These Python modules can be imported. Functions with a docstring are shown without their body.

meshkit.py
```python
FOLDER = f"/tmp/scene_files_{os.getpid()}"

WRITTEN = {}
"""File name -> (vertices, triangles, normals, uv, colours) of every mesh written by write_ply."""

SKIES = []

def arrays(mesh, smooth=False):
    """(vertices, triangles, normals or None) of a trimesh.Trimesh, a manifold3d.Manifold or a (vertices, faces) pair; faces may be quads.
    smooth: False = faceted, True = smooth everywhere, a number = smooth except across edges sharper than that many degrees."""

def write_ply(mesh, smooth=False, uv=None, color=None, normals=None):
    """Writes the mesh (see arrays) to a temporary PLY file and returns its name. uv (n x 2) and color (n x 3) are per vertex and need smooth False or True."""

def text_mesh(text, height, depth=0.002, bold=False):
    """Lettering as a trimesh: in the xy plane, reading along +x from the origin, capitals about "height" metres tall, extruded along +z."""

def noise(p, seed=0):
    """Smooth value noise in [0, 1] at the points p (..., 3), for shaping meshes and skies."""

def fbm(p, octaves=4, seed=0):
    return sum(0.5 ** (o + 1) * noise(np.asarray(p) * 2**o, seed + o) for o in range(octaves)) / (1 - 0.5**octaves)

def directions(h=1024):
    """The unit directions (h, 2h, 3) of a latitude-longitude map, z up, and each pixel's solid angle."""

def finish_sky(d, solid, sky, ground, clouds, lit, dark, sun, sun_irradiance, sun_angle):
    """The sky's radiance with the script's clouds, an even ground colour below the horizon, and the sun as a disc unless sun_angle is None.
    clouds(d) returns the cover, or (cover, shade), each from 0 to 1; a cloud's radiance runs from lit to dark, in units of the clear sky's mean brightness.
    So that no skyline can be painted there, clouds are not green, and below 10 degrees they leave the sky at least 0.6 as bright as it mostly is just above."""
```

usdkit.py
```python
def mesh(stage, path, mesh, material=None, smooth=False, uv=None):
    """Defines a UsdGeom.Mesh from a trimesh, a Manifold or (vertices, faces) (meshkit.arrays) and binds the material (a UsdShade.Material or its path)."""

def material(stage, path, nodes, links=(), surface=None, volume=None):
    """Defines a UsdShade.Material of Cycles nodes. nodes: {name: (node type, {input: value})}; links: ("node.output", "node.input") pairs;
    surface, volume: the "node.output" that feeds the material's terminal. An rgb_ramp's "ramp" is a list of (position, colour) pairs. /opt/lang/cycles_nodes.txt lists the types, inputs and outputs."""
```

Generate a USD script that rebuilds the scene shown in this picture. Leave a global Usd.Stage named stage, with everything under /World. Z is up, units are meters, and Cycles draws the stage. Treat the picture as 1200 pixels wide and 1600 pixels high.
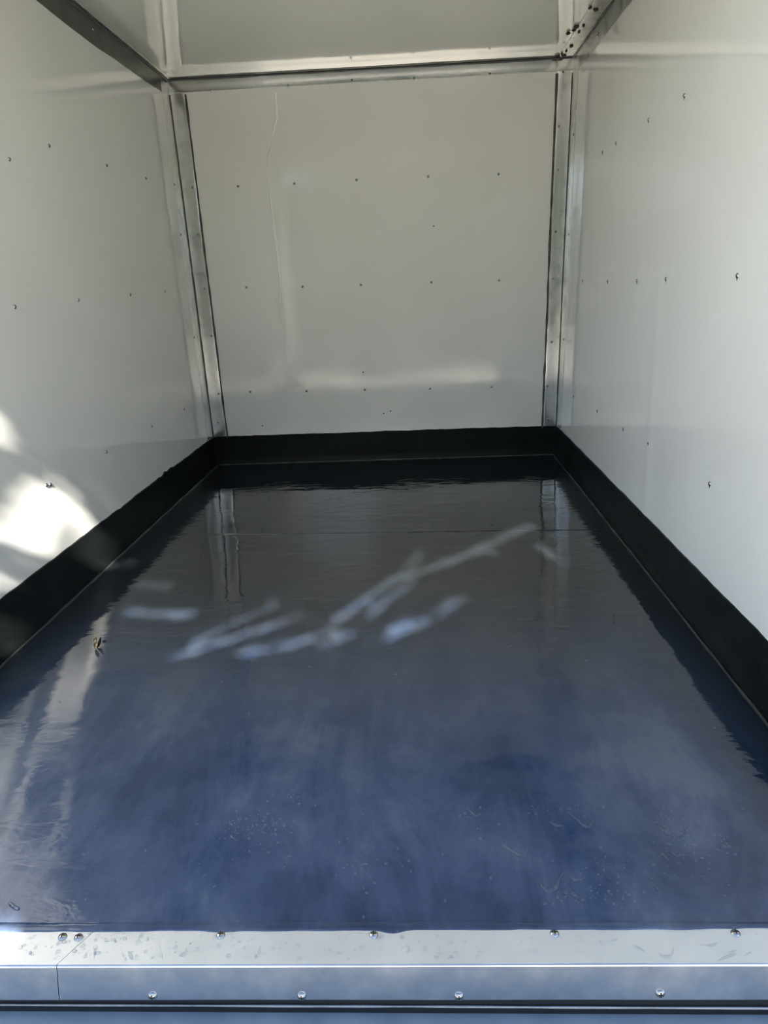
import math, random
import numpy as np, trimesh, usdkit
from meshkit import noise, fbm
from pxr import Usd, UsdGeom, UsdLux, UsdShade, Gf, Vt, Sdf

# ------------------------------------------------------------------ stage, camera, sky, sun
stage = Usd.Stage.CreateInMemory()
UsdGeom.SetStageUpAxis(stage, 'Z')
UsdGeom.SetStageMetersPerUnit(stage, 1.0)
UsdGeom.Xform.Define(stage, '/World')
rng = random.Random(7)
nrg = np.random.default_rng(7)

cam = UsdGeom.Camera.Define(stage, '/World/camera')
cam.CreateHorizontalApertureAttr(36.0)
cam.CreateVerticalApertureAttr(48.0)
cam.CreateFocalLengthAttr(36.0)
cam.CreateClippingRangeAttr(Gf.Vec2f(0.02, 500))
right = np.array([0.99837, 0.03988, -0.04082]); down = np.array([-0.0277, -0.28671, -0.95762]); fwd = np.array([-0.0499, 0.95719, -0.28514])
EYE = np.array([0.1316, -0.5586, 0.6025])
cam.AddTransformOp().Set(Gf.Matrix4d(*right, 0, *(-down), 0, *(-fwd), 0, *EYE, 1))
cam.CreateExposureAttr(0.22)

SUN_AZ, SUN_EL = math.radians(9.0), math.radians(30.0)             # behind the camera, a little to the right
SUN = np.array([math.sin(SUN_AZ) * math.cos(SUN_EL), -math.cos(SUN_AZ) * math.cos(SUN_EL), math.sin(SUN_EL)])
sun = UsdLux.DistantLight.Define(stage, '/World/sun')
sun.CreateIntensityAttr(14.0)
sun.CreateAngleAttr(0.38)
sun.CreateNormalizeAttr(True)
sun.CreateColorAttr(Gf.Vec3f(1.0, 0.93, 0.82))
sun.AddTransformOp().Set(Gf.Matrix4d(Gf.Rotation(Gf.Vec3d(0, 0, 1), Gf.Vec3d(*SUN)), Gf.Vec3d(0, 0, 0)))
sky = UsdLux.DomeLight.Define(stage, '/World/sky')
sky.CreateIntensityAttr(1.0)
SKY_STRENGTH = 0.30


def mat(name, nodes, links, surface):
    return usdkit.material(stage, '/World/Looks/' + name, nodes, links, surface=surface)


skym = mat('clear_sky', {'s': ('sky_texture', {'sky_type': 'single_scattering', 'sun_disc': False, 'sun_elevation': SUN_EL, 'sun_rotation': math.pi - SUN_AZ, 'air_density': 1.0, 'aerosol_density': 0.5, 'ozone_density': 1.6}),
                         'b': ('background_shader', {'strength': SKY_STRENGTH})}, [('s.color', 'b.color')], 'b.background')
UsdShade.MaterialBindingAPI.Apply(sky.GetPrim()).Bind(skym)

# ------------------------------------------------------------------ helpers
used = {}


def numbered(name, parent='/World'):
    k = (parent, name)
    used[k] = used.get(k, -1) + 1
    return f'{parent}/{name}' + (f'_{used[k]:03d}' if used[k] else '')


def tag(p, label=None, cat=None, kind=None, group=None):
    for k, v in (('label', label), ('category', cat), ('kind', kind), ('group', group)):
        if v:
            p.SetCustomDataByKey(k, v)
    return p


def thing(name, label, cat, kind=None, group=None):
    return tag(UsdGeom.Xform.Define(stage, numbered(name)).GetPrim(), label, cat, kind, group)


def obj(name, mesh, m, parent=None, smooth=30):
    return usdkit.mesh(stage, numbered(name, str(parent.GetPath()) if parent else '/World'), mesh, m, smooth=smooth).GetPrim()


def join(ms):
    return trimesh.util.concatenate(ms)


def slab(P, off):
    """A closed sheet: the grid of points P (n, m, 3) and the same grid moved by off."""
    n, m = P.shape[:2]
    Q = P + np.asarray(off)
    v = np.vstack([P.reshape(-1, 3), Q.reshape(-1, 3)])
    i = np.arange(n * m).reshape(n, m); N = n * m
    q = np.stack([i[:-1, :-1], i[1:, :-1], i[1:, 1:], i[:-1, 1:]], -1).reshape(-1, 4)
    f = [q, q[:, ::-1] + N]
    ring = np.concatenate([i[:-1, 0], i[-1, :-1], i[:0:-1, -1], i[0, :0:-1]])
    nx = np.roll(ring, -1)
    f.append(np.stack([nx, ring, ring + N, nx + N], 1))
    f = np.vstack(f)
    t = trimesh.Trimesh(v, np.vstack([f[:, [0, 1, 2]], f[:, [0, 2, 3]]]), process=False)
    if t.volume < 0:
        t.invert()
    return t


def tube(path, r, k=8, jitter=0.0, seed=0):
    path = np.asarray(path, float)
    n = len(path)
    r = np.broadcast_to(np.asarray(r, float), (n,)) * (1 + jitter * (2 * noise(np.stack([np.arange(n) * .37, np.full(n, seed * 1.7), np.zeros(n)], 1), seed) - 1))
    t = np.gradient(path, axis=0); t /= np.linalg.norm(t, axis=1, keepdims=True)
    ref = np.array([0, 0, 1.0]) if abs(t[0, 2]) < .9 else np.array([1.0, 0, 0])
    a = np.cross(t, ref); a /= np.linalg.norm(a, axis=1, keepdims=True)
    b = np.cross(t, a)
    ph = np.arange(k) / k * 2 * np.pi
    v = (path[:, None] + r[:, None, None] * (np.cos(ph)[None, :, None] * a[:, None] + np.sin(ph)[None, :, None] * b[:, None])).reshape(-1, 3)
    f = []
    for i in range(n - 1):
        for j in range(k):
            p, q = i * k + j, i * k + (j + 1) % k
            f += [(p, q, p + k), (q, q + k, p + k)]
    v = np.vstack([v, path[0], path[-1]]); c0, c1 = n * k, n * k + 1
    for j in range(k):
        f += [(c0, (j + 1) % k, j), (c1, (n - 1) * k + j, (n - 1) * k + (j + 1) % k)]
    m = trimesh.Trimesh(v, f, process=False)
    if m.volume < 0:
        m.invert()
    return m


def box(lo, hi):
    lo, hi = np.minimum(lo, hi), np.maximum(lo, hi)
    b = trimesh.creation.box(hi - lo); b.apply_translation((lo + hi) / 2)
    return b


def frame(n):
    n = np.asarray(n, float) / np.linalg.norm(n)
    a = np.cross(n, [0, 0, 1.0] if abs(n[2]) < .9 else [0, 1.0, 0]); a /= np.linalg.norm(a)
    return np.stack([a, np.cross(n, a), n], 1)


def place(mesh, at, n):
    m = mesh.copy(); T = np.eye(4); T[:3, :3] = frame(n); T[:3, 3] = at
    m.apply_transform(T)
    return m


# ------------------------------------------------------------------ materials
def P(**k):
    return ('principled_bsdf', k)


GEO = {'g': ('geometry', {})}

grp = mat('white_panel', {**GEO,
    'map': ('mapping', {'scale': (1, 1, 1)}),
    'n1': ('noise_texture', {'scale': 2.2, 'detail': 3.0}),
    'n2': ('noise_texture', {'scale': 14.0, 'detail': 3.0}),
    'n3': ('noise_texture', {'scale': 60.0, 'detail': 2.0}),
    'c': ('rgb_ramp', {'ramp': [(0.3, (.73, .74, .715)), (0.7, (.78, .785, .765))]}),
    'r': ('map_range', {'from_min': .3, 'from_max': .7, 'to_min': .06, 'to_max': .11}),
    'b': ('bump', {'strength': .5, 'distance': .0006}),
    'b2': ('bump', {'strength': .3, 'distance': .0001}),
    'p': P(ior=1.5, specular_ior_level=.5)},
    [('g.position', 'n1.vector'), ('g.position', 'n2.vector'), ('g.position', 'n3.vector'), ('n1.fac', 'c.fac'), ('n2.fac', 'r.value'), ('n2.fac', 'b.height'),
     ('n3.fac', 'b2.height'), ('b.normal', 'b2.normal'), ('c.color', 'p.base_color'), ('r.result', 'p.roughness'), ('b2.normal', 'p.normal')], 'p.BSDF')


def metal(name, lo, hi, rough, streak, bump=.00015, r2=.12, metallic=1.0):
    return mat(name, {**GEO,
        'm': ('mapping', {'scale': streak}), 'm2': ('mapping', {'scale': (1, 1, 1)}),
        'n': ('noise_texture', {'scale': 1.0, 'detail': 4.0}), 'n2': ('noise_texture', {'scale': 16.0, 'detail': 4.0}),
        'c': ('rgb_ramp', {'ramp': [(.3, lo), (.7, hi)]}),
        'r': ('map_range', {'from_min': .3, 'from_max': .7, 'to_min': rough, 'to_max': rough + r2}),
        'b': ('bump', {'strength': .5, 'distance': bump}), 'p': P(metallic=metallic)},
        [('g.position', 'm.vector'), ('m.vector', 'n.vector'), ('g.position', 'n2.vector'), ('n2.fac', 'c.fac'), ('n2.fac', 'r.value'), ('n.fac', 'b.height'),
         ('c.color', 'p.base_color'), ('r.result', 'p.roughness'), ('b.normal', 'p.normal')], 'p.BSDF')


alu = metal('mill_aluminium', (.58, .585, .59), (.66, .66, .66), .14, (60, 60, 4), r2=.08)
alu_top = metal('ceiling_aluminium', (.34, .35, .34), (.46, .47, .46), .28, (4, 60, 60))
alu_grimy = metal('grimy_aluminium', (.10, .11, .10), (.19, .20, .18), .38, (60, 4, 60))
alu_sill = metal('sill_aluminium', (.60, .61, .64), (.70, .70, .71), .22, (3, 220, 220), .00008, .08)
alu_top_sill = metal('wet_sill_aluminium', (.82, .83, .84), (.90, .90, .885), .42, (3, 120, 120), .0001, .1, .55)
steel = metal('galvanised_steel', (.24, .31, .38), (.36, .43, .50), .5, (20, 20, 20), .00015, .12, .25)
screw_m = mat('screw_steel', {'p': P(base_color=(.5, .5, .5), metallic=1.0, roughness=.25)}, [], 'p.BSDF')
dark_m = mat('dark_grime', {'p': P(base_color=(.025, .024, .022), roughness=.6)}, [], 'p.BSDF')
sealant = mat('grey_sealant', {**GEO, 'n': ('noise_texture', {'scale': 30.0}), 'c': ('rgb_ramp', {'ramp': [(.3, (.05, .05, .055)), (.7, (.09, .09, .1))]}), 'p': P(roughness=.5)},
              [('g.position', 'n.vector'), ('n.fac', 'c.fac'), ('c.color', 'p.base_color')], 'p.BSDF')
bead_m = mat('floor_bead', {'p': P(base_color=(.04, .046, .048), roughness=.35)}, [], 'p.BSDF')
rubber = mat('black_rubber', {'p': P(base_color=(.012, .013, .015), roughness=.5)}, [], 'p.BSDF')

# the dark painted floor with its film of water; the paint is scuffed in places and wet in others
floor_m = mat('wet_floor_paint', {**GEO,
    'ms': ('mapping', {'rotation': (0, 0, .75), 'scale': (5.0, 1.6, 1)}),
    'ns': ('noise_texture', {'scale': 1.6, 'detail': 6.0, 'roughness': .7, 'distortion': .8}),
    'nb': ('noise_texture', {'scale': 5.0, 'detail': 5.0, 'roughness': .6}),
    'nf': ('noise_texture', {'scale': 160.0, 'detail': 3.0}),
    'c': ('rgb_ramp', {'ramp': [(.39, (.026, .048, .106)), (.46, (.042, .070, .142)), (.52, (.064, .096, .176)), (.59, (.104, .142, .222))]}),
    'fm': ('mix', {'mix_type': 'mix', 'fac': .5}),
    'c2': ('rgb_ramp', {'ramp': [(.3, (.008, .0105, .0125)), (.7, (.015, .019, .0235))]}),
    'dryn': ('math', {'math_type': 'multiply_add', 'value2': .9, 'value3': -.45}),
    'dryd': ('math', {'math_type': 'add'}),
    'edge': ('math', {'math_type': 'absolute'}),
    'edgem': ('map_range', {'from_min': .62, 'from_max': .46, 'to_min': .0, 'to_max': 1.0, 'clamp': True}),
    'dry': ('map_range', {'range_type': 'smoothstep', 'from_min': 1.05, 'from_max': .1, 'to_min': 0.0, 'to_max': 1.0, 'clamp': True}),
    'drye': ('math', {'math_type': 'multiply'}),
    'cm': ('mix', {'mix_type': 'mix'}),
    # water film: deep ripples at the back and along the sides, thin and duller to the front
    'xyz': ('separate_xyz', {}),
    'mw': ('mapping', {'scale': (20, 44, 1)}),
    'nm': ('noise_texture', {'scale': 4.5, 'detail': 3.0}),
    'nmr': ('map_range', {'from_min': .42, 'from_max': .62, 'to_min': .12, 'to_max': 1.0, 'clamp': True}),
    'hm': ('math', {'math_type': 'multiply'}),
    'nw': ('noise_texture', {'scale': 1.0, 'detail': 3.0, 'roughness': .55, 'distortion': .6}),
    'mw2': ('mapping', {'scale': (5, 11, 1)}),
    'nw2': ('noise_texture', {'scale': 1.0, 'detail': 2.0}),
    'b1': ('bump', {'strength': 1.0, 'distance': .0010}),
    'b2': ('bump', {'strength': 1.0, 'distance': .0012}),
    'wet': ('map_range', {'from_min': .4, 'from_max': .6, 'to_min': .025, 'to_max': .08, 'clamp': True}),
    'p': P(ior=1.5, specular_ior_level=.58)},
    [('g.position', 'ms.vector'), ('ms.vector', 'ns.vector'), ('g.position', 'nb.vector'), ('g.position', 'nf.vector'),
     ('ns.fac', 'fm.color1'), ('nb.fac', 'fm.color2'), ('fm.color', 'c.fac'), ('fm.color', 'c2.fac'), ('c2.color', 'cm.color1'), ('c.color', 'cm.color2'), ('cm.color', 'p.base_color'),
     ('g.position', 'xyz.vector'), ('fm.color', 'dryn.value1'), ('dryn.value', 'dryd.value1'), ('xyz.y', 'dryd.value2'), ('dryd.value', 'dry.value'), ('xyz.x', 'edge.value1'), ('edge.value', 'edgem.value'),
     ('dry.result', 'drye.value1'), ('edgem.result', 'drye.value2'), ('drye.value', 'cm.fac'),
     ('g.position', 'mw.vector'), ('mw.vector', 'nw.vector'), ('g.position', 'mw2.vector'), ('mw2.vector', 'nw2.vector'),
     ('g.position', 'nm.vector'), ('nm.fac', 'nmr.value'), ('nw.fac', 'hm.value1'), ('nmr.result', 'hm.value2'), ('hm.value', 'b1.height'), ('nw2.fac', 'b2.height'), ('b1.normal', 'b2.normal'), ('b2.normal', 'p.normal'),
     ('nb.fac', 'wet.value'), ('wet.result', 'p.roughness')], 'p.BSDF')
skirt_m = mat('black_paint', {**GEO,
    'n': ('noise_texture', {'scale': 9.0, 'detail': 5.0}), 'nf': ('noise_texture', {'scale': 120.0, 'detail': 4.0}),
    'c': ('rgb_ramp', {'ramp': [(.3, (.0045, .006, .006)), (.7, (.009, .012, .0125))]}),
    'b': ('bump', {'strength': .6, 'distance': .0008}), 'p': P(roughness=.4, specular_ior_level=.09)},
    [('g.position', 'n.vector'), ('g.position', 'nf.vector'), ('n.fac', 'c.fac'), ('c.color', 'p.base_color'), ('nf.fac', 'b.height'), ('b.normal', 'p.normal')], 'p.BSDF')
water_m = mat('soapy_water', {'t': ('transparent_bsdf', {'color': (.97, .98, .99)}), 'gl': ('glossy_bsdf', {'color': (1, 1, 1), 'roughness': .06}), 'f': ('fresnel', {'IOR': 1.36}), 'x': ('mix_closure', {}),
                              'd': ('diffuse_bsdf', {'color': (.8, .84, .88)}), 'y': ('mix_closure', {'fac': .03})},  # white mixed into the drops in place of sky glints
              [('f.fac', 'x.fac'), ('t.BSDF', 'x.closure1'), ('gl.BSDF', 'x.closure2'), ('x.closure', 'y.closure1'), ('d.BSDF', 'y.closure2')], 'y.closure')
leaf_m = mat('tree_leaf', {'oi': ('object_info', {}), 'c': ('rgb_ramp', {'ramp': [(0, (.035, .075, .018)), (1, (.075, .12, .035))]}), 'd': P(roughness=.4), 't': ('translucent_bsdf', {'color': (.10, .2, .03)}), 'x': ('mix_closure', {'fac': .3})},
             [('oi.random', 'c.fac'), ('c.color', 'd.base_color'), ('d.BSDF', 'x.closure1'), ('t.BSDF', 'x.closure2')], 'x.closure')
bark_m = mat('bark', {**GEO, 'n': ('noise_texture', {'scale': 20.0, 'detail': 5.0}), 'c': ('rgb_ramp', {'ramp': [(.3, (.07, .05, .035)), (.7, (.17, .13, .10))]}), 'p': P(roughness=.9)},
             [('g.position', 'n.vector'), ('n.fac', 'c.fac'), ('c.color', 'p.base_color')], 'p.BSDF')
ground_m = mat('yard_concrete', {**GEO, 'n': ('noise_texture', {'scale': 1.5, 'detail': 6.0}), 'c': ('rgb_ramp', {'ramp': [(.3, (.25, .23, .19)), (.7, (.33, .305, .26))]}), 'p': P(roughness=.9)},
               [('g.position', 'n.vector'), ('n.fac', 'c.fac'), ('c.color', 'p.base_color')], 'p.BSDF')
dry_leaf = mat('dry_leaf', {**GEO, 'n': ('noise_texture', {'scale': 160.0, 'detail': 3.0}), 'c': ('rgb_ramp', {'ramp': [(.4, (.05, .033, .012)), (.52, (.26, .21, .10)), (.60, (.62, .57, .38))]}), 'p': P(roughness=.6)},
               [('g.position', 'n.vector'), ('n.fac', 'c.fac'), ('c.color', 'p.base_color')], 'p.BSDF')

# ------------------------------------------------------------------ the box
X, D, H, HS = 0.61, 2.1267, 1.2457, 0.1015        # half width at the floor, depth, height, skirting height
LEAN = 0.026 / (H - HS)                            # the side walls open out a little towards the roof
FRONT = -0.005


def xw(z, side):
    return side * (X + LEAN * np.maximum(np.asarray(z) - HS, 0))


def wave(a, b, seed):
    q = np.stack([a * 2.6, b * 2.6, np.full_like(a, seed * 3.1)], -1)
    return (fbm(q, 2, seed) - .5)


def side_wall(side, seed):
    y, z = np.meshgrid(np.linspace(FRONT, D, 150), np.linspace(-.03, H + .01, 90), indexing='ij')
    d = .0016 * wave(y, z, seed)
    if side > 0:      # a faint upright buckle in the right-hand panel
        yc = 1.06 + .05 * (z - .3)
        d += .0012 * np.exp(-((y - yc) / .022) ** 2) * np.clip((.62 - z) / .15, 0, 1)
    return slab(np.stack([xw(z, side) - side * d, y, z], -1), (side * .025, 0, 0))


def back_wall():
    x, z = np.meshgrid(np.linspace(-.66, .66, 331), np.linspace(-.03, H + .01, 160), indexing='ij')
    d = .0014 * wave(x, z, 5)
    # low ridge shaped to follow the light streak, a third of the way across
    xc = np.interp(z, [.30, .42, .50, .58, .75, .90, 1.0, 1.22], [-.338, -.333, -.330, -.334, -.336, -.335, -.345, -.318])
    amp = np.interp(z, [.2, .40, .55, .85, 1.0, 1.22], [.0, .0004, .0008, .0008, .0004, .0004])
    d += amp * np.exp(-((x - xc) / .0085) ** 2)
    return slab(np.stack([x, D - d, z], -1), (0, .025, 0))


wb = thing('wall_back', 'white gloss end wall panel facing the opening', 'wall', 'structure')
obj('panel', back_wall(), grp, wb, True)
streak_m = mat('white_sealant', {'p': P(base_color=(.90, .90, .88), roughness=.3)}, [], 'p.BSDF')  # whiter than the panel, the light streak put into the colour


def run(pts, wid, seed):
    """A thin raised white strip standing in for the light streak on the end wall."""
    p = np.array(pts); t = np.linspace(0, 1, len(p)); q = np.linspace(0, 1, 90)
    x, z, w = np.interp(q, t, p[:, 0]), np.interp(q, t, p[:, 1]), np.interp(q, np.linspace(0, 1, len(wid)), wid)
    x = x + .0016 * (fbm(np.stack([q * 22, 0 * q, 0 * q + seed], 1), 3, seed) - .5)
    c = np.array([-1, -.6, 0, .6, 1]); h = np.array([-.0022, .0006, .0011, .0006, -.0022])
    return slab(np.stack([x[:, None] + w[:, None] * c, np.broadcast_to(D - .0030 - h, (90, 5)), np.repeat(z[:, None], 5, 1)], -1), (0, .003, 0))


obj('sealant_run', run([(-.3376, 1.0087), (-.3381, .9032), (-.3328, .8147), (-.3286, .7346), (-.3253, .6429), (-.3275, .5599), (-.329, .486)], [.0026, .0030, .0045, .0062, .0055, .0040, .0022], 3), streak_m, wb, 50)
obj('sealant_run', run([(-.2942, 1.19), (-.2953, 1.1189), (-.3163, 1.0642), (-.335, 1.012)], [.0055, .0045, .0035, .0022], 4), streak_m, wb, 50)

wl = thing('wall_left', 'white gloss left side wall panel with bright sun patch', 'wall', 'structure')
obj('panel', side_wall(-1, 11), grp, wl, True)
wr = thing('wall_right', 'pale gloss right side wall panel with faint buckle', 'wall', 'structure')
obj('panel', side_wall(1, 17), grp, wr, True)
cx, cy = np.meshgrid(np.linspace(-.67, .67, 80), np.linspace(FRONT, D + .02, 120), indexing='ij')
ceil_m = mat('ceiling_panel', {**GEO, 'n1': ('noise_texture', {'scale': 3.0, 'detail': 4.0}), 'n2': ('noise_texture', {'scale': 12.0}), 'c': ('rgb_ramp', {'ramp': [(.3, (.56, .60, .56)), (.7, (.64, .675, .64))]}), 'b': ('bump', {'strength': .5, 'distance': .0006}), 'p': P(roughness=.09)},
             [('g.position', 'n1.vector'), ('g.position', 'n2.vector'), ('n1.fac', 'c.fac'), ('n2.fac', 'b.height'), ('c.color', 'p.base_color'), ('b.normal', 'p.normal')], 'p.BSDF')
cl = thing('ceiling', 'grey-green looking gloss ceiling panel above the walls', 'ceiling', 'structure')
obj('panel', slab(np.stack([cx, cy, H + .0012 * wave(cx, cy, 23)], -1), (0, 0, .025)), ceil_m, cl, True)
fl = thing('floor', 'wet dark blue-grey painted floor with rippled water', 'floor', 'structure')
fx, fy = np.meshgrid(np.linspace(-.64, .64, 90), np.linspace(.036, D + .02, 140), indexing='ij')
obj('floor_sheet', slab(np.stack([fx, fy, .0008 * (fbm(np.stack([fx * 3, fy * 3, 0 * fx], -1), 3, 3) - .5)], -1), (0, 0, -.03)), floor_m, fl, True)
sx = np.linspace(-.57, .57, 120)
obj('seam', tube(np.stack([sx, 1.2845 - .043 * (sx + .03) + .003 * noise(np.stack([sx * 9, 0 * sx, 0 * sx], 1), 4), np.full_like(sx, -.0004)], 1), .0014, 8, .4), floor_m, fl)


# ------------------------------------------------------------------ fasteners
def screw_mesh(r=.0045, h=.0026):
    """Domed head with a cross recess."""
    prof = [(0, h), (r * .35, h * .97), (r * .7, h * .75), (r * .93, h * .38), (r, 0), (r, -.0006), (0, -.0006)]
    dome = trimesh.creation.revolve(prof, sections=20)
    return dome


def cross_mesh(r=.0045, h=.0026):
    a = box(np.array([-r * .55, -r * .12, h * .8]), np.array([r * .55, r * .12, h * 1.03]))
    b = box(np.array([-r * .12, -r * .55, h * .8]), np.array([r * .12, r * .55, h * 1.03]))
    return join([a, b])


SC, CR = screw_mesh(), cross_mesh()
SMALL, SMALLC = screw_mesh(.0040, .0022), cross_mesh(.0040, .0022)


def screw(parent, at, n, big=False, drip=0.0):
    base, cross = (SC, CR) if big else (SMALL, SMALLC)
    s = obj('screw', place(base, at, n), screw_m, parent)
    obj('recess', place(cross, at, n), dark_m, s, False)
    if drip:
        m = trimesh.creation.icosphere(1, 1.0); m.apply_scale([.0006, .0016, drip]); T = np.eye(4); m.apply_translation([0, 0, 0])
        m = m.copy(); v = m.vertices.copy(); v[:, 1] *= .8
        m.vertices = v + np.array(at) + np.asarray(n) * .0004 - np.array([0, 0, drip * .55])
        obj('grime', m, dark_m, s)


for x, z in [(-.4395, .9252), (-.2544, .9246), (-.0517, .9269), (.1801, .9259), (.4057, .9231), (-.4415, .6083), (-.2502, .6026), (-.0533, .6008), (.1828, .5994), (.4083, .5963),
             (-.4605, .257), (-.2617, .2522), (-.0573, .2494), (.1701, .2458), (.3826, .2449)]:
    screw(wb, (x, D - .0004, z), (0, -1, 0))
for x, z in [(.1945, .775), (.005, .165), (.03, .172), (-.428, .135), (-.06, .31)]:
    sk = trimesh.creation.icosphere(1, .0022); sk.apply_scale([1, .5, 1.2]); sk.apply_translation([x, D - .0012, z])
    tag(obj('dirt_speck', sk, dark_m, wb), 'black speck of dirt')
for y, z in [(1.1743, .9072), (.9882, .8551), (1.4892, .9112), (1.7818, .9168), (.9029, .5885), (1.1889, .5952), (1.5164, .6013), (1.8078, .6062), (1.8379, .2472), (1.5291, .248),
             (1.1997, .2465), (.8916, .2456), (.9074, .2427)]:
    screw(wl, (float(xw(z, -1)) + .0004, y, z), (1, 0, 0), drip=.003)
for y, z in [(.6527, .9099), (1.0153, .9069), (1.2405, .9079), (1.5143, .907), (1.6537, .9076), (.6863, .5918), (1.0346, .5884), (1.2387, .585), (1.5115, .5837), (1.8174, .5857),
             (1.5347, .248), (1.862, .2413), (1.2648, .2489), (1.0603, .2552), (.7075, .2588)]:
    screw(wr, (float(xw(z, 1)) - .0004, y, z), (-1, 0, 0), drip=.005)

# ------------------------------------------------------------------ black painted upstand round the floor
def skirting(name, label, p0, p1, inward, seed, notch=None):
    p0, p1, inward = (np.asarray(a, float) for a in (p0, p1, inward))
    n = 220
    u = np.linspace(0, 1, n)
    L = np.linalg.norm(p1 - p0)
    top = HS + .0035 * (fbm(np.stack([u * L * 26, 0 * u + seed, 0 * u], 1), 4, seed) - .5)
    if notch:
        for c, w, h in notch:
            top += h * np.exp(-((u * L - c) / w) ** 2)
    rows = [(1.0, .0030), (.985, .0042), (.6, .0046), (.25, .0052), (.08, .0075), (-.04, .013)]
    G = np.zeros((n, len(rows), 3))
    for j, (k, t) in enumerate(rows):
        bump = .0012 * (noise(np.stack([u * L * 14, 0 * u + k * 5, 0 * u + seed], 1), seed) - .5)
        G[:, j] = p0 + u[:, None] * (p1 - p0) + inward * (t + bump[:, None]) + np.stack([0 * u, 0 * u, top * k if k > .5 else np.full(n, HS * k)], 1)
    t = thing(name, label, 'skirting', 'structure')
    obj('upstand', slab(G, -inward * .008), skirt_m, t, 50)
    b = np.stack([p0 + s * (p1 - p0) + inward * (.0125 + .0012 * noise(np.array([s * L * 20, seed, 0.]), seed)) for s in np.linspace(.012, .988, 160)])
    b[:, 2] = .0006
    obj('sealant_bead', tube(b, .0022, 8, .45, seed), bead_m, t)
    return t


skirting('baseboard_back', 'black painted upstand strip along the end wall', (-X, D, 0), (X, D, 0), (0, -1, 0), 2)
skirting('baseboard_left', 'black painted upstand strip along left wall, ragged top edge', (-X, .03, 0), (-X, D, 0), (1, 0, 0), 5, [(1.545, .012, .006), (1.60, .02, .005), (1.49, .01, .003), (1.20, .006, -.003)])
skirting('baseboard_right', 'black painted upstand strip along right wall', (X, .03, 0), (X, D, 0), (-1, 0, 0), 8)


# ------------------------------------------------------------------ aluminium corner angles
def strip(a, b, w, n, seg=60, t=.0016, jit=0.0, seed=0):
    """A flat flange: from the line a-b it reaches w (vector), its face turned along n."""
    a, b, w, n = (np.asarray(q, float) for q in (a, b, w, n))
    u = np.linspace(0, 1, seg); L = np.linalg.norm(b - a)
    ed = 1 + jit * (2 * fbm(np.stack([u * L * 7, 0 * u + seed, 0 * u], 1), 3, seed) - 1)
    k = np.array([0, .3, .6, .9, 1.0])
    lift = np.array([t * 1.6, t, t, t, t * .6])
    wav = .0005 * (fbm(np.stack([u * L * 5, 0 * u + seed, 0 * u + 3], 1), 2, seed) - .5)
    G = (a + u[:, None] * (b - a))[:, None] + (k[None, :] * ed[:, None])[..., None] * w + (lift[None, :] + wav[:, None])[..., None] * n
    return slab(G, -n * t * 1.5)


def corner(side, z):
    return np.array([float(xw(z, side)), D, z])


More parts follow.
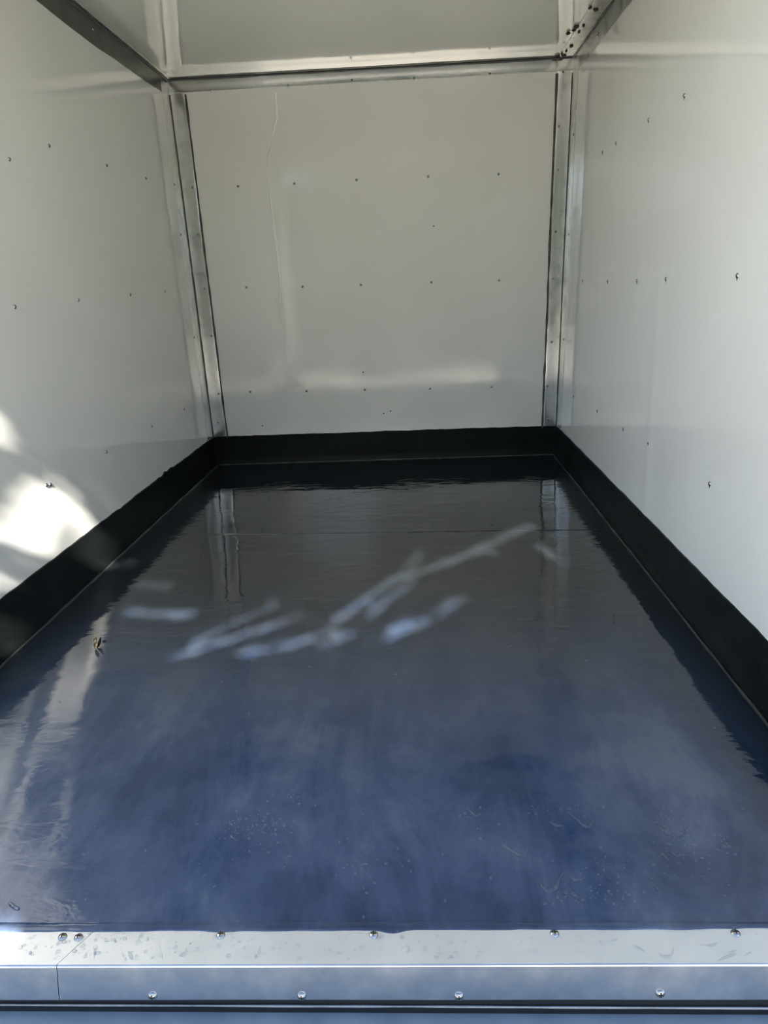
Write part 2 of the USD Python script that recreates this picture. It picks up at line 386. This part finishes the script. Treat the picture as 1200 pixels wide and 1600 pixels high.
def vertical_trim(side, label, fw, ww, seed):
    t = thing('trim', label, 'corner trim', 'structure')
    a, b = corner(side, HS - .012), corner(side, H - .004)
    f = obj('back_flange', strip(a, b, (-side * fw, 0, 0), (0, -1, 0), jit=.02, seed=seed), alu, t, 40)
    obj('side_flange', strip(a, b, (0, -ww, 0), (-side, 0, 0), jit=.03, seed=seed + 1), alu_side, t, 40)
    u = np.linspace(0.005, .965, 90)[:, None]
    line = a + u * (b - a)
    wob = .0016 * (fbm(np.hstack([u * 9, 0 * u + seed, 0 * u]), 3, seed) - .5)[:, None]
    obj('sealant_bead', tube(line + np.array([-side * .0028, -.0028, 0]) + np.hstack([wob, 0 * wob, 0 * wob]), .0026, 7, .35, seed), sealant, t)
    obj('sealant_bead', tube(line + np.array([-side * (fw + .0028), -.0012, 0]) + np.hstack([wob * 1.6, 0 * wob, 0 * wob]), .0034, 7, .5, seed + 3), sealant, t)
    return t


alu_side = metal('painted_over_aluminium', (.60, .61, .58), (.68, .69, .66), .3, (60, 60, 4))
tl = vertical_trim(-1, 'upright aluminium corner angle at left of end wall', .050, .075, 31)
tr = vertical_trim(1, 'upright aluminium corner angle at right of end wall', .048, .085, 41)
for x, z in [(-.6005, 1.2126), (-.5896, .9282), (-.5865, .7839), (-.5839, .6099), (-.5762, .4548), (-.5723, .2543), (-.5852, .1523)]:
    screw(tl, (x, D - .0018, z), (0, -1, 0))
for y, z in [(2.05, .93), (2.05, .78), (2.05, .455)]:
    screw(tl, (float(xw(z, -1)) + .0018, y, z), (1, 0, 0))
for x, z in [(.6039, 1.2046), (.5938, 1.0522), (.5948, .9258), (.5909, .741), (.5858, .5951), (.5859, .3891), (.5738, .2402), (.578, .125)]:
    screw(tr, (x, D - .0018, z), (0, -1, 0))
for y, z in [(2.06, 1.017), (2.06, .7272), (2.06, .4005)]:
    screw(tr, (float(xw(z, 1)) - .0018, y, z), (-1, 0, 0))

tb = thing('trim', 'long aluminium angle across the top of the end wall', 'corner trim', 'structure')
a, b = np.array([-.632, D - .0022, H]), np.array([.634, D - .0022, H])
obj('back_flange', strip(a, b, (0, 0, -.038), (0, -1, 0), jit=.03, seed=51), alu, tb, 40)
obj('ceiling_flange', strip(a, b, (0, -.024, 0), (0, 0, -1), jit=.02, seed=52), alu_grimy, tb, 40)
obj('sealant_bead', tube(np.linspace(a, b, 70) + np.array([0, -.003, -.003]), .0032, 7, .4, 53), sealant, tb)
for x, z in [(-.4982, 1.2093), (-.2514, 1.2098), (-.0511, 1.2142), (.1431, 1.2099), (.3775, 1.2106)]:
    screw(tb, (x, D - .004, z), (0, -1, 0))


def ceiling_side(side, label, wid, cw, seed, spots, am):
    t = thing('trim', label, 'corner trim', 'structure')
    a, b = np.array([float(xw(H, side)), .02, H]), np.array([float(xw(H, side)), D - .004, H])
    obj('side_flange', strip(a, b, (-side * wid * -LEAN * 0 , 0, -wid), (-side, 0, 0), 120, jit=.09, seed=seed), am, t, 40)
    obj('ceiling_flange', strip(a, b, (-side * cw, 0, 0), (0, 0, -1), 120, jit=.04, seed=seed + 1), alu_top, t, 40)
    obj('sealant_bead', tube(np.linspace(a, b, 120) + np.array([-side * .003, 0, -.003]), .003, 7, .4, seed), sealant, t)
    for y, z in spots:
        screw(t, (float(xw(z, side)) - side * .0022, y, z), (-side, 0, 0))
    return t


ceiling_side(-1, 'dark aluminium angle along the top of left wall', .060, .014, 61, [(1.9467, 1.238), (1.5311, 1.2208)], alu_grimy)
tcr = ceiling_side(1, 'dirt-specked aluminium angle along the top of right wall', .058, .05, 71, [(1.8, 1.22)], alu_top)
for x, y in [(.5861, 1.6671), (.6042, 1.6844), (.5809, 1.844), (.5987, 1.8641), (.5977, 2.0465), (.589, 2.0714), (.6031, 1.996), (.5996, 1.8094), (.5824, 1.817), (.5702, 1.87), (.5806, 2.1), (.5988, 2.0938)]:
    m = trimesh.creation.icosphere(1, 1.0)
    m.vertices *= 1 + .5 * (noise(m.vertices * 2.1 + x * 50, 3)[:, None] - .5)
    m.apply_scale([rng.uniform(.003, .009), rng.uniform(.005, .014), .003]); m.apply_translation([x, y, H - .0035])
    tag(obj('dirt_speck', m, dark_m, tcr), 'black speck of dirt')

# ------------------------------------------------------------------ front sill, two lengths of aluminium angle butted together
JT, JF, JB = -.2235, -.2235, -.2275          # the joint: on the ridge, and at the foot of the front face


def sill_piece(label, x0t, x0r, x0b, x1t, x1r, x1b, seed):
    """Top flange y .039 -> 0, rounded nose, front flange z 0 -> -.0395; x differs per row, so the joint runs askew."""
    t = thing('trim', label, 'sill', 'structure')
    prof = [(.0405, .0008, 0.0), (.039, .0016, .02), (.02, .0019, .5), (.004, .0019, .9)]
    prof += [(.0021 + .0023 * math.cos(q) - .0044 + .0021, -.0004 + .0023 * math.sin(q), 1.0) for q in np.linspace(math.pi / 2, math.pi, 7)]
    prof += [(-.0022, -.012, 1.3), (-.0022, -.030, 1.8), (-.0020, -.0395, 2.0)]
    n = 140
    u = np.linspace(0, 1, n)
    G = np.zeros((n, len(prof), 3))
    for j, (y, z, s) in enumerate(prof):
        xa = np.interp(s, [0, 1, 2], [x0t, x0r, x0b]); xb = np.interp(s, [0, 1, 2], [x1t, x1r, x1b])
        xs = xa + u * (xb - xa)
        G[:, j, 0] = xs
        G[:, j, 1] = y + .003 * xs
        dent = .0009 * (fbm(np.stack([xs * 9, 0 * xs + y * 40, 0 * xs + seed], 1), 2, seed) - .5)
        G[:, j, 2] = z + .002 * xs + (dent if s < .95 else 0)
        if s > 1.2:
            G[:, j, 1] += .5 * dent
    obj('top_flange', slab(G[:, :6], (0, .0004, -.0016)), alu_top_sill, t, 35)
    obj('front_flange', slab(G[:, 5:], (0, .0016, -.0004)), alu_sill, t, 35)
    return t


s1 = sill_piece('short aluminium sill angle at bottom left of the opening', -.64, -.64, -.64, JT + .0205, JF, JB, 81)
s2 = sill_piece('long aluminium sill angle across the front of the floor', JT + .0212, JF + .0007, JB + .0007, .64, .64, .64, 82)
for x, y in [(-.2323, .0303), (-.216, .0295), (-.0757, .0318), (.0735, .0318), (.2462, .0330), (.415, .0330)]:
    screw(s1 if x < -.22 else s2, (x, y, .0020 + .002 * x), (0, 0, 1), True)
for x, z in [(-.136, -.0344), (.006, -.0346), (.153, -.0346), (.3369, -.0308)]:
    screw(s2, (x, -.0024 + .003 * x, z), (0, -1, 0), True)
# the ragged front edge of the floor coating where it laps over the sill
u = np.linspace(-.62, .62, 500)
lap = .0385 - .0022 * fbm(np.stack([u * 30, 0 * u, 0 * u], 1), 4, 9) - .0045 * np.exp(-((u - .092) / .012) ** 2) - .0015 * np.exp(-((u + .075) / .015) ** 2)
G = np.stack([np.stack([u, lap + .003 * u, .0018 + .002 * u], 1), np.stack([u, lap + .0012 + .003 * u, .0029 + .002 * u], 1), np.stack([u, .0435 + .003 * u, .0026 + .002 * u], 1), np.stack([u, .049 + 0 * u, .0006 + 0 * u], 1)], 1)
obj('coating_edge', slab(G, (0, 0, -.0016)), floor_m, fl, 50)

# below the sill: a rubber strip with a pale lip, and the steel cross-member of the chassis
ch = thing('trim', 'blue-grey steel cross-member below the front sill', 'cross-member', 'structure')
obj('plate', box(np.array([-.7, -.09, -.075]), np.array([.7, .03, -.058])), steel, ch, False)
obj('apron', box(np.array([-.7, -.05, -.7]), np.array([.7, .0, -.0755])), steel, ch, False)
obj('rubber_strip', box(np.array([-.7, .0005, -.0585]), np.array([.7, .03, -.036])), rubber, ch, False)
lx = np.linspace(-.7, .7, 100)
obj('lip', tube(np.stack([lx, -.0012 + .0008 * noise(np.stack([lx * 8, 0 * lx, 0 * lx], 1), 2), np.full_like(lx, -.0485)], 1), .0011, 8, .3, 4), alu_sill, ch)


# the aluminium edging round the mouth of the box
for side, nm in ((-1, 'left'), (1, 'right')):
    jt = thing('trim', f'upright aluminium edging on the {nm} jamb of the opening', 'edge trim', 'structure')
    a, b = np.array([float(xw(-.03, side)), -.006, -.03]), np.array([float(xw(H, side)), -.006, H])
    obj('front_flange', strip(a, b, (side * .045, 0, 0), (0, -1, 0), jit=.01, seed=91), alu, jt, 40)
jt = thing('trim', 'aluminium edging along the roof edge above the opening', 'edge trim', 'structure')
obj('front_flange', strip((-.685, -.006, H), (.685, -.006, H), (0, 0, .045), (0, -1, 0), jit=.01, seed=93), alu, jt, 40)

# ------------------------------------------------------------------ water drops
def drop(r, h, k=1.0, rot=0.0, seed=0, seg=9):
    rows = [(1.0, 0), (.9, .43), (.64, .77), (.34, .94)]
    v, f = [], []
    ph = np.arange(seg) / seg * 2 * np.pi
    rad = 1 + .35 * (nrg.random(seg) - .5)
    for q, z in rows:
        x, y = r * q * rad * np.cos(ph) * k, r * q * rad * np.sin(ph) / k
        v += [np.stack([x * math.cos(rot) - y * math.sin(rot), x * math.sin(rot) + y * math.cos(rot), np.full(seg, h * z)], 1)]
    v = np.vstack(v + [np.array([[0, 0, h]])])
    for i in range(len(rows) - 1):
        for j in range(seg):
            a, b = i * seg + j, i * seg + (j + 1) % seg
            f += [(a, b, a + seg), (b, b + seg, a + seg)]
    c = len(v) - 1
    f += [((len(rows) - 1) * seg + j, (len(rows) - 1) * seg + (j + 1) % seg, c) for j in range(seg)]
    return trimesh.Trimesh(v, f, process=False)


def scatter(spots):
    out = []
    for x, y, z, r, h, k, rot in spots:
        d = drop(r, h, k, rot); d.apply_translation([x, y, z]); out.append(d)
    return join(out)


sp = []
for x, y, rx, ry, n in [(-.0733, .1917, .03, .03, 60), (-.0861, .1809, .05, .02, 30), (-.0439, .2439, .02, .015, 14), (.4016, .1555, .024, .05, 90), (.3973, .1866, .02, .02, 30), (.4495, .1551, .012, .03, 22),
                        (.3209, .1086, .045, .03, 70), (.27, .085, .03, .012, 30), (.1812, .1999, .03, .015, 18), (.0454, .1194, .03, .02, 16), (.2885, .215, .03, .012, 24), (.0, .45, .4, .2, 30), (.1, .15, .4, .1, 60)]:
    for _ in range(n):
        r = rng.choice([.0007, .0009, .0011, .0014, .002])
        sp.append((x + rng.gauss(0, rx * .6), max(.05, y + rng.gauss(0, ry * .6)), .0004, r, r * .7, rng.uniform(.8, 1.25), rng.uniform(0, 3)))


def lip(path, r, z=0.0):
    """The rounded rim of a thin sheet of water."""
    p = np.array(path); t = np.linspace(0, 1, len(p)); q = np.linspace(0, 1, 4 * len(p))
    x, y = np.interp(q, t, p[:, 0]), np.interp(q, t, p[:, 1])
    for _ in range(2):
        x[1:-1] = (x[:-2] + x[1:-1] + x[2:]) / 3; y[1:-1] = (y[:-2] + y[1:-1] + y[2:]) / 3
    return tube(np.stack([x, y, np.full_like(x, z)], 1), r * (.25 + np.sin(np.pi * (.06 + .88 * q))), 10, .5, int(abs(p[0, 0]) * 1e4))


lips = [lip(p, r) for p, r in [
    ([(.2913, .2121), (.2993, .1997), (.3053, .1865), (.3111, .1832), (.3178, .194)], .0017), ([(.2678, .1956), (.2736, .1868), (.2824, .1878)], .0013), ([(.2088, .1592), (.2183, .149), (.2273, .1382), (.2331, .1401), (.2364, .1489)], .0016),
    ([(.2425, .1018), (.2453, .0904), (.2513, .0878), (.2587, .093), (.2638, .1071), (.2724, .118)], .0018), ([(.406, .178), (.4107, .1706), (.4172, .1821)], .0012), ([(.3737, .1361), (.3809, .1419), (.3841, .1303)], .0012),
    ([(.1751, .2205), (.183, .2044), (.1909, .2088)], .0012), ([(-.3103, .076), (-.3013, .0691), (-.2946, .0666)], .002), ([(.2751, .1107), (.279, .1034), (.2872, .1052)], .0011), ([(.3902, .1457), (.3932, .1379), (.4019, .1398)], .0014),
    ([(-.0299, .1391), (-.024, .142)], .0009), ([(-.24, .0443), (-.2341, .0428)], .0012), ([(.0532, .1269), (.062, .1297)], .001)]]
wd = obj('water_droplets', join([scatter(sp)] + lips), water_m, None, 60)
tag(wd, 'scattered water drops lying on the front of the wet floor', 'water drops', 'stuff')
ss = []
for _ in range(520):
    x = rng.uniform(-.30, .48)
    y = rng.uniform(.004, .036)
    dens = .35 + .65 * math.exp(-((x + .14) / .1) ** 2) + .3 * math.exp(-((x - .12) / .09) ** 2) - (.3 if x > .3 else 0)
    if rng.random() < dens:
        r = rng.choice([.0006, .0008, .001, .0013, .0017, .0022])
        ss.append((x, y, .0019 + .002 * x, r, r * .7, rng.uniform(.75, 1.35), rng.uniform(0, 3)))
lips2 = [lip(p, r, .0018 + .002 * p[0][0]) for p, r in [
    ([(.3366, .0112), (.3418, .0056), (.3495, .0098), (.3523, .0169)], .0011), ([(.3168, .0197), (.3256, .0133)], .0009), ([(.3779, .0205), (.3876, .0183), (.3945, .0226)], .001), ([(.3878, .0029), (.3973, .0071), (.4064, .0099)], .001),
    ([(.4, .0113), (.408, .0141)], .0009), ([(.4147, .0092), (.421, .012)], .0009), ([(-.0362, .0035), (-.0337, .0108), (-.0342, .0195)], .001), ([(-.161, .0143), (-.1528, .004)], .0012), ([(-.194, .0172), (-.1905, .0055)], .0012),
    ([(.2943, .0241), (.3039, .027)], .0009), ([(.1081, .0196), (.1058, .0095)], .0008), ([(.1437, .0049), (.1509, .0067)], .0009)]]
wd2 = obj('water_droplets', join([scatter(ss)] + lips2), water_m, None, 60)
tag(wd2, 'fine water drops beaded on the aluminium front sill', 'water drops', 'stuff')

# ------------------------------------------------------------------ a scrap of dead leaf on the wet floor
lf = thing('dead_leaf', 'tiny curled yellow-brown dead leaf on wet floor at left', 'leaf')


def blade(L, W, curl, seed):
    u, w = np.meshgrid(np.linspace(0, 1, 14), np.linspace(-1, 1, 7), indexing='ij')
    wid = W * np.sin(np.pi * np.clip(u, 0.02, .98)) ** .7
    q = np.stack([w * wid * np.cos(w * curl), L * (u - .5), wid * np.abs(w) ** 1.5 * curl * .9 + .004 * (u - .5) ** 2 * 4], -1)
    q += .0008 * (noise(q * 400, seed)[..., None] - .5)
    return slab(q, (0, 0, .0005))


for nm, m, rz, ty in (('blade', blade(.026, .0055, .9, 1), .25, 0), ('torn_piece', blade(.02, .0042, 1.1, 2), -.5, .003)):
    m.apply_transform(trimesh.transformations.rotation_matrix(math.radians(58), [1, 0, 0])); m.apply_transform(trimesh.transformations.rotation_matrix(rz, [0, 0, 1]))
    m.apply_translation([-.4575 + (0 if ty == 0 else .0075), .668 + ty, .0002 - m.bounds[0][2]])
    obj(nm, m, dry_leaf if nm == 'blade' else mat('brown_leaf', {'p': P(base_color=(.035, .022, .01), roughness=.6)}, [], 'p.BSDF'), lf)
cr = trimesh.creation.icosphere(1, .0028); cr.apply_scale([1.3, 1, .5]); cr.apply_translation([-.4523, .6904, .0012])
tag(obj('crumb', cr, dark_m), 'dark crumb of grit just behind the dead leaf', 'grit')

# ------------------------------------------------------------------ outside, unseen behind the camera: yard and a tree shaped to dapple the sun
gd = obj('ground', box(np.array([-30., -40, -.8]), np.array([30, 10, -.7])), ground_m, None, False)
tag(gd, 'pale concrete yard outside the opening', 'ground', 'structure')

e1 = np.array([-SUN[1], SUN[0], 0]); e1 /= np.linalg.norm(e1)
e2 = np.cross(SUN, e1)
if e2[2] < 0:
    e2 = -e2
# leaf gaps shaped to throw sun patches and floor streaks; lines the beams reach (half-width across the beam)
BEAMS = [
    ([(.409, 1.308, 0), (.332, 1.228, 0), (.255, 1.122, 0), (.171, 1.044, 0), (.1, .982, 0), (.06, .952, 0)], .0048, 1),
    ([(.076, .962, 0), (.035, .904, 0), (.001, .831, 0), (-.039, .753, 0)], .0032, 1), ([(.107, .935, 0), (.065, .875, 0), (.037, .813, 0), (.024, .767, 0)], .002, 1),
    ([(.129, 1.132, 0), (.1, 1.037, 0), (.076, .973, 0)], .0018, 1), ([(.209, .851, 0), (.163, .789, 0), (.12, .737, 0), (.085, .703, 0), (.049, .666, 0)], .002, 1), ([(.102, .746, 0), (.068, .712, 0)], .003, 1),
    ([(-.106, .785, 0), (-.18, .723, 0), (-.249, .666, 0), (-.306, .625, 0)], .0014, 1), ([(-.165, .84, 0), (-.235, .754, 0), (-.284, .668, 0)], .0010, 1),
    ([(-.038, .717, 0), (-.121, .651, 0), (-.195, .63, 0)], .0012, 1), ([(.009, .715, 0), (-.053, .653, 0)], .0012, 1), ([(.255, 1.122, 0), (.297, 1.106, 0)], .002, 1), ([(.289, 1.183, 0), (.248, 1.14, 0)], .0045, 1),
    ([(-.451, .824, 0), (-.387, .805, 0), (-.322, .802, 0)], .0045, 1), ([(-.489, .967, 0), (-.419, .956, 0)], .003, 1),
    ([(-.604, 1.081, 0), (-.551, 1.102, 0)], .003, 1), ([(.405, 1.15, 0), (.421, 1.067, 0)], .006, .8),
    ([(-.61, .90, .225), (-.61, .83, .20), (-.61, .77, .165)], .0085, 1), ([(-.61, .965, .18), (-.61, .985, .15)], .006, 1),
    ([(-.61, .9, .27), (-.61, .97, .254), (-.61, 1.0, .21)], .006, .75), ([(-.61, 1.1, .181), (-.61, 1.125, .128)], .005, 1),
    ([(-.61, .675, .46), (-.61, .67, .41)], .004, 1), ([(-.61, .66, .16), (-.61, .67, .128)], .005, .75), ([(-.61, 1.071, .083), (-.61, 1.054, .019)], .008, 1),
    ([(-.61, .40, .80), (-.61, .36, .55)], .032, 1), ([(-.61, .26, .90), (-.61, .20, .45)], .05, 1), ([(-.61, .5, .32), (-.61, .38, .2)], .022, 1), ([(-.61, .1, .3), (-.61, .12, .6)], .02, 1),
    ([(-.61, .635, .067), (-.61, .633, .018)], .008, 1), ([(-.36, .02, 0), (-.29, .02, 0)], .010, 1),
]
segs = []
for line, r, dens in BEAMS:
    q = np.array(line) @ np.stack([e1, e2], 1)
    for i in range(len(q) - 1):
        segs.append((q[i], q[i + 1], r, dens))


def in_gap(p, reach):
    for a, b, r, dens in segs:
        t = np.clip(((p - a) @ (b - a)) / max((b - a) @ (b - a), 1e-12), 0, 1)
        if np.linalg.norm(p - a - t * (b - a)) < r + reach:
            return dens
    return 0


opening = np.array([(x, 0, z) for x in (-.66, .66) for z in (-.10, 1.28)]) @ np.stack([e1, e2], 1)
lo, hi = opening.min(0) - .12, opening.max(0) + .12
tree = thing('tree', 'unseen leafy tree outside, its leaf gaps shaped for the sun patches', 'tree')
# one leaf, seven points a side, folded a little along its midrib
lu = np.linspace(0, 1, 8); lw = .30 * np.sin(np.pi * lu ** .8) ** .9 + .01
LG = np.stack([np.stack([-lw, lu - .5, .08 * lw], 1), np.stack([0 * lu, lu - .5, 0 * lu], 1), np.stack([lw, lu - .5, .08 * lw], 1)], 1)
leaf_mesh = slab(LG, (0, 0, -.012))
LAYERS = [(3.2, .066, .048), (3.45, .076, .055), (3.7, .064, .046), (3.95, .08, .057)]
pos, quat, scl = [], [], []


def add_leaf(p, size, dist):
    c = p[0] * e1 + p[1] * e2 + SUN * (dist + nrg.uniform(-.08, .08))
    n = SUN + nrg.normal(0, .22, 3); n /= np.linalg.norm(n)
    v = np.array([0, 0, -1.0]) + nrg.normal(0, .35, 3)
    v -= n * (v @ n); v /= np.linalg.norm(v)
    M = np.stack([np.cross(v, n), v, n], 1)
    quat.append(trimesh.transformations.quaternion_from_matrix(np.vstack([np.hstack([M, np.zeros((3, 1))]), [0, 0, 0, 1]])))
    pos.append(c); scl.append(size * nrg.uniform(.9, 1.15))


def try_leaf(p, size, dist, depth=0):
    """A leaf outside the shaped gaps; smaller ones trim the edge of a gap."""
    g = in_gap(p, size * .40)
    if g and g < 1 and noise(np.array([p[0] * 60, p[1] * 60, 3.3]), 12) > g:      # a partial gap, speckled by noise to dim its light
        g = 0
    if not g:
        return add_leaf(p, size, dist)
    if depth < 3:
        for _ in range(4):
            try_leaf(p + nrg.uniform(-.42, .42, 2) * size, size * .5, dist, depth + 1)


for k, (dist, size, step) in enumerate(LAYERS):
    for i, a in enumerate(np.arange(lo[0], hi[0], step * .62)):
        for b in np.arange(lo[1], hi[1], step):
            try_leaf(np.array([a, b + (step / 2 if i % 2 else 0)]) + nrg.uniform(-.006, .006, 2) + np.array([.013 * k, .017 * k]), size, dist)
print('leaves', len(pos))
fo = UsdGeom.PointInstancer.Define(stage, str(tree.GetPath()) + '/foliage')
pr = usdkit.mesh(stage, str(fo.GetPath()) + '/leaf', leaf_mesh, leaf_m, smooth=40)
fo.CreatePrototypesRel().SetTargets([pr.GetPath()])
fo.CreateProtoIndicesAttr(Vt.IntArray([0] * len(pos)))
fo.CreatePositionsAttr(Vt.Vec3fArray([Gf.Vec3f(*map(float, p)) for p in pos]))
fo.CreateOrientationsAttr(Vt.QuathArray([Gf.Quath(float(q[0]), float(q[1]), float(q[2]), float(q[3])) for q in quat]))
fo.CreateScalesAttr(Vt.Vec3fArray([Gf.Vec3f(float(s), float(s), float(s)) for s in scl]))
tag(fo.GetPrim(), kind='stuff')
mid = SUN * 2.45 + np.array([0, 0, .62])
foot = np.array([2.3, -4.3, -.7])
u = np.linspace(0, 1, 14)[:, None]
obj('trunk', tube(foot + u * np.array([-.1, .05, 3.6]) + .05 * np.hstack([np.sin(u * 5), np.cos(u * 4), 0 * u]), np.linspace(.13, .07, 14), 12, .2, 3), bark_m, tree)
for k, (dz, tip) in enumerate([(1.9, (1.25, -3.5, 1.75)), (2.3, (1.3, -3.6, 2.4)), (2.7, (1.2, -3.6, 3.1))]):
    s = foot + np.array([-.08, .05, dz]); tip = np.array(tip)
    path = s + u * (tip - s) + np.hstack([0 * u, 0 * u, .15 * np.sin(np.pi * u)])
    obj('branch', tube(path, np.linspace(.045, .010, 14), 8, .2, k), bark_m, tree)

# unseen greenery added beyond the yard to block the bright low sky
def hedge(name, label, cat, x0, x1, y, h, depth, seed):
    n, m = 90, 30
    u, w = np.meshgrid(np.linspace(0, 1, n), np.linspace(0, 1, m), indexing='ij')
    ph = w * np.pi
    top = h * (.75 + .5 * fbm(np.stack([u * (x1 - x0) * .45, 0 * u, 0 * u + seed], -1), 3, seed))
    G = np.stack([x0 + u * (x1 - x0), y - depth * np.cos(ph), -.72 + top * np.sin(ph) ** .5], -1)
    G += .5 * (np.stack([fbm(G * 1.3, 4, seed + q) for q in range(3)], -1) - .5)
    return tag(obj(name, slab(G, (0, 0, -.05)), hedge_m, None, True), label, cat)


hedge_m = mat('hedge_leaf', {**GEO, 'n': ('noise_texture', {'scale': 7.0, 'detail': 7.0, 'roughness': .7}), 'c': ('rgb_ramp', {'ramp': [(.35, (.06, .06, .03)), (.65, (.26, .24, .13))]}),
                             'b': ('bump', {'distance': .15}), 'p': P(roughness=.7)},
              [('g.position', 'n.vector'), ('n.fac', 'c.fac'), ('c.color', 'p.base_color'), ('n.fac', 'b.height'), ('b.normal', 'p.normal')], 'p.BSDF')
hedge('hedge', 'unseen greenery added beyond the yard to block the low sky', 'hedge', -16, 22, -13, 3.5, 1.2, 3)
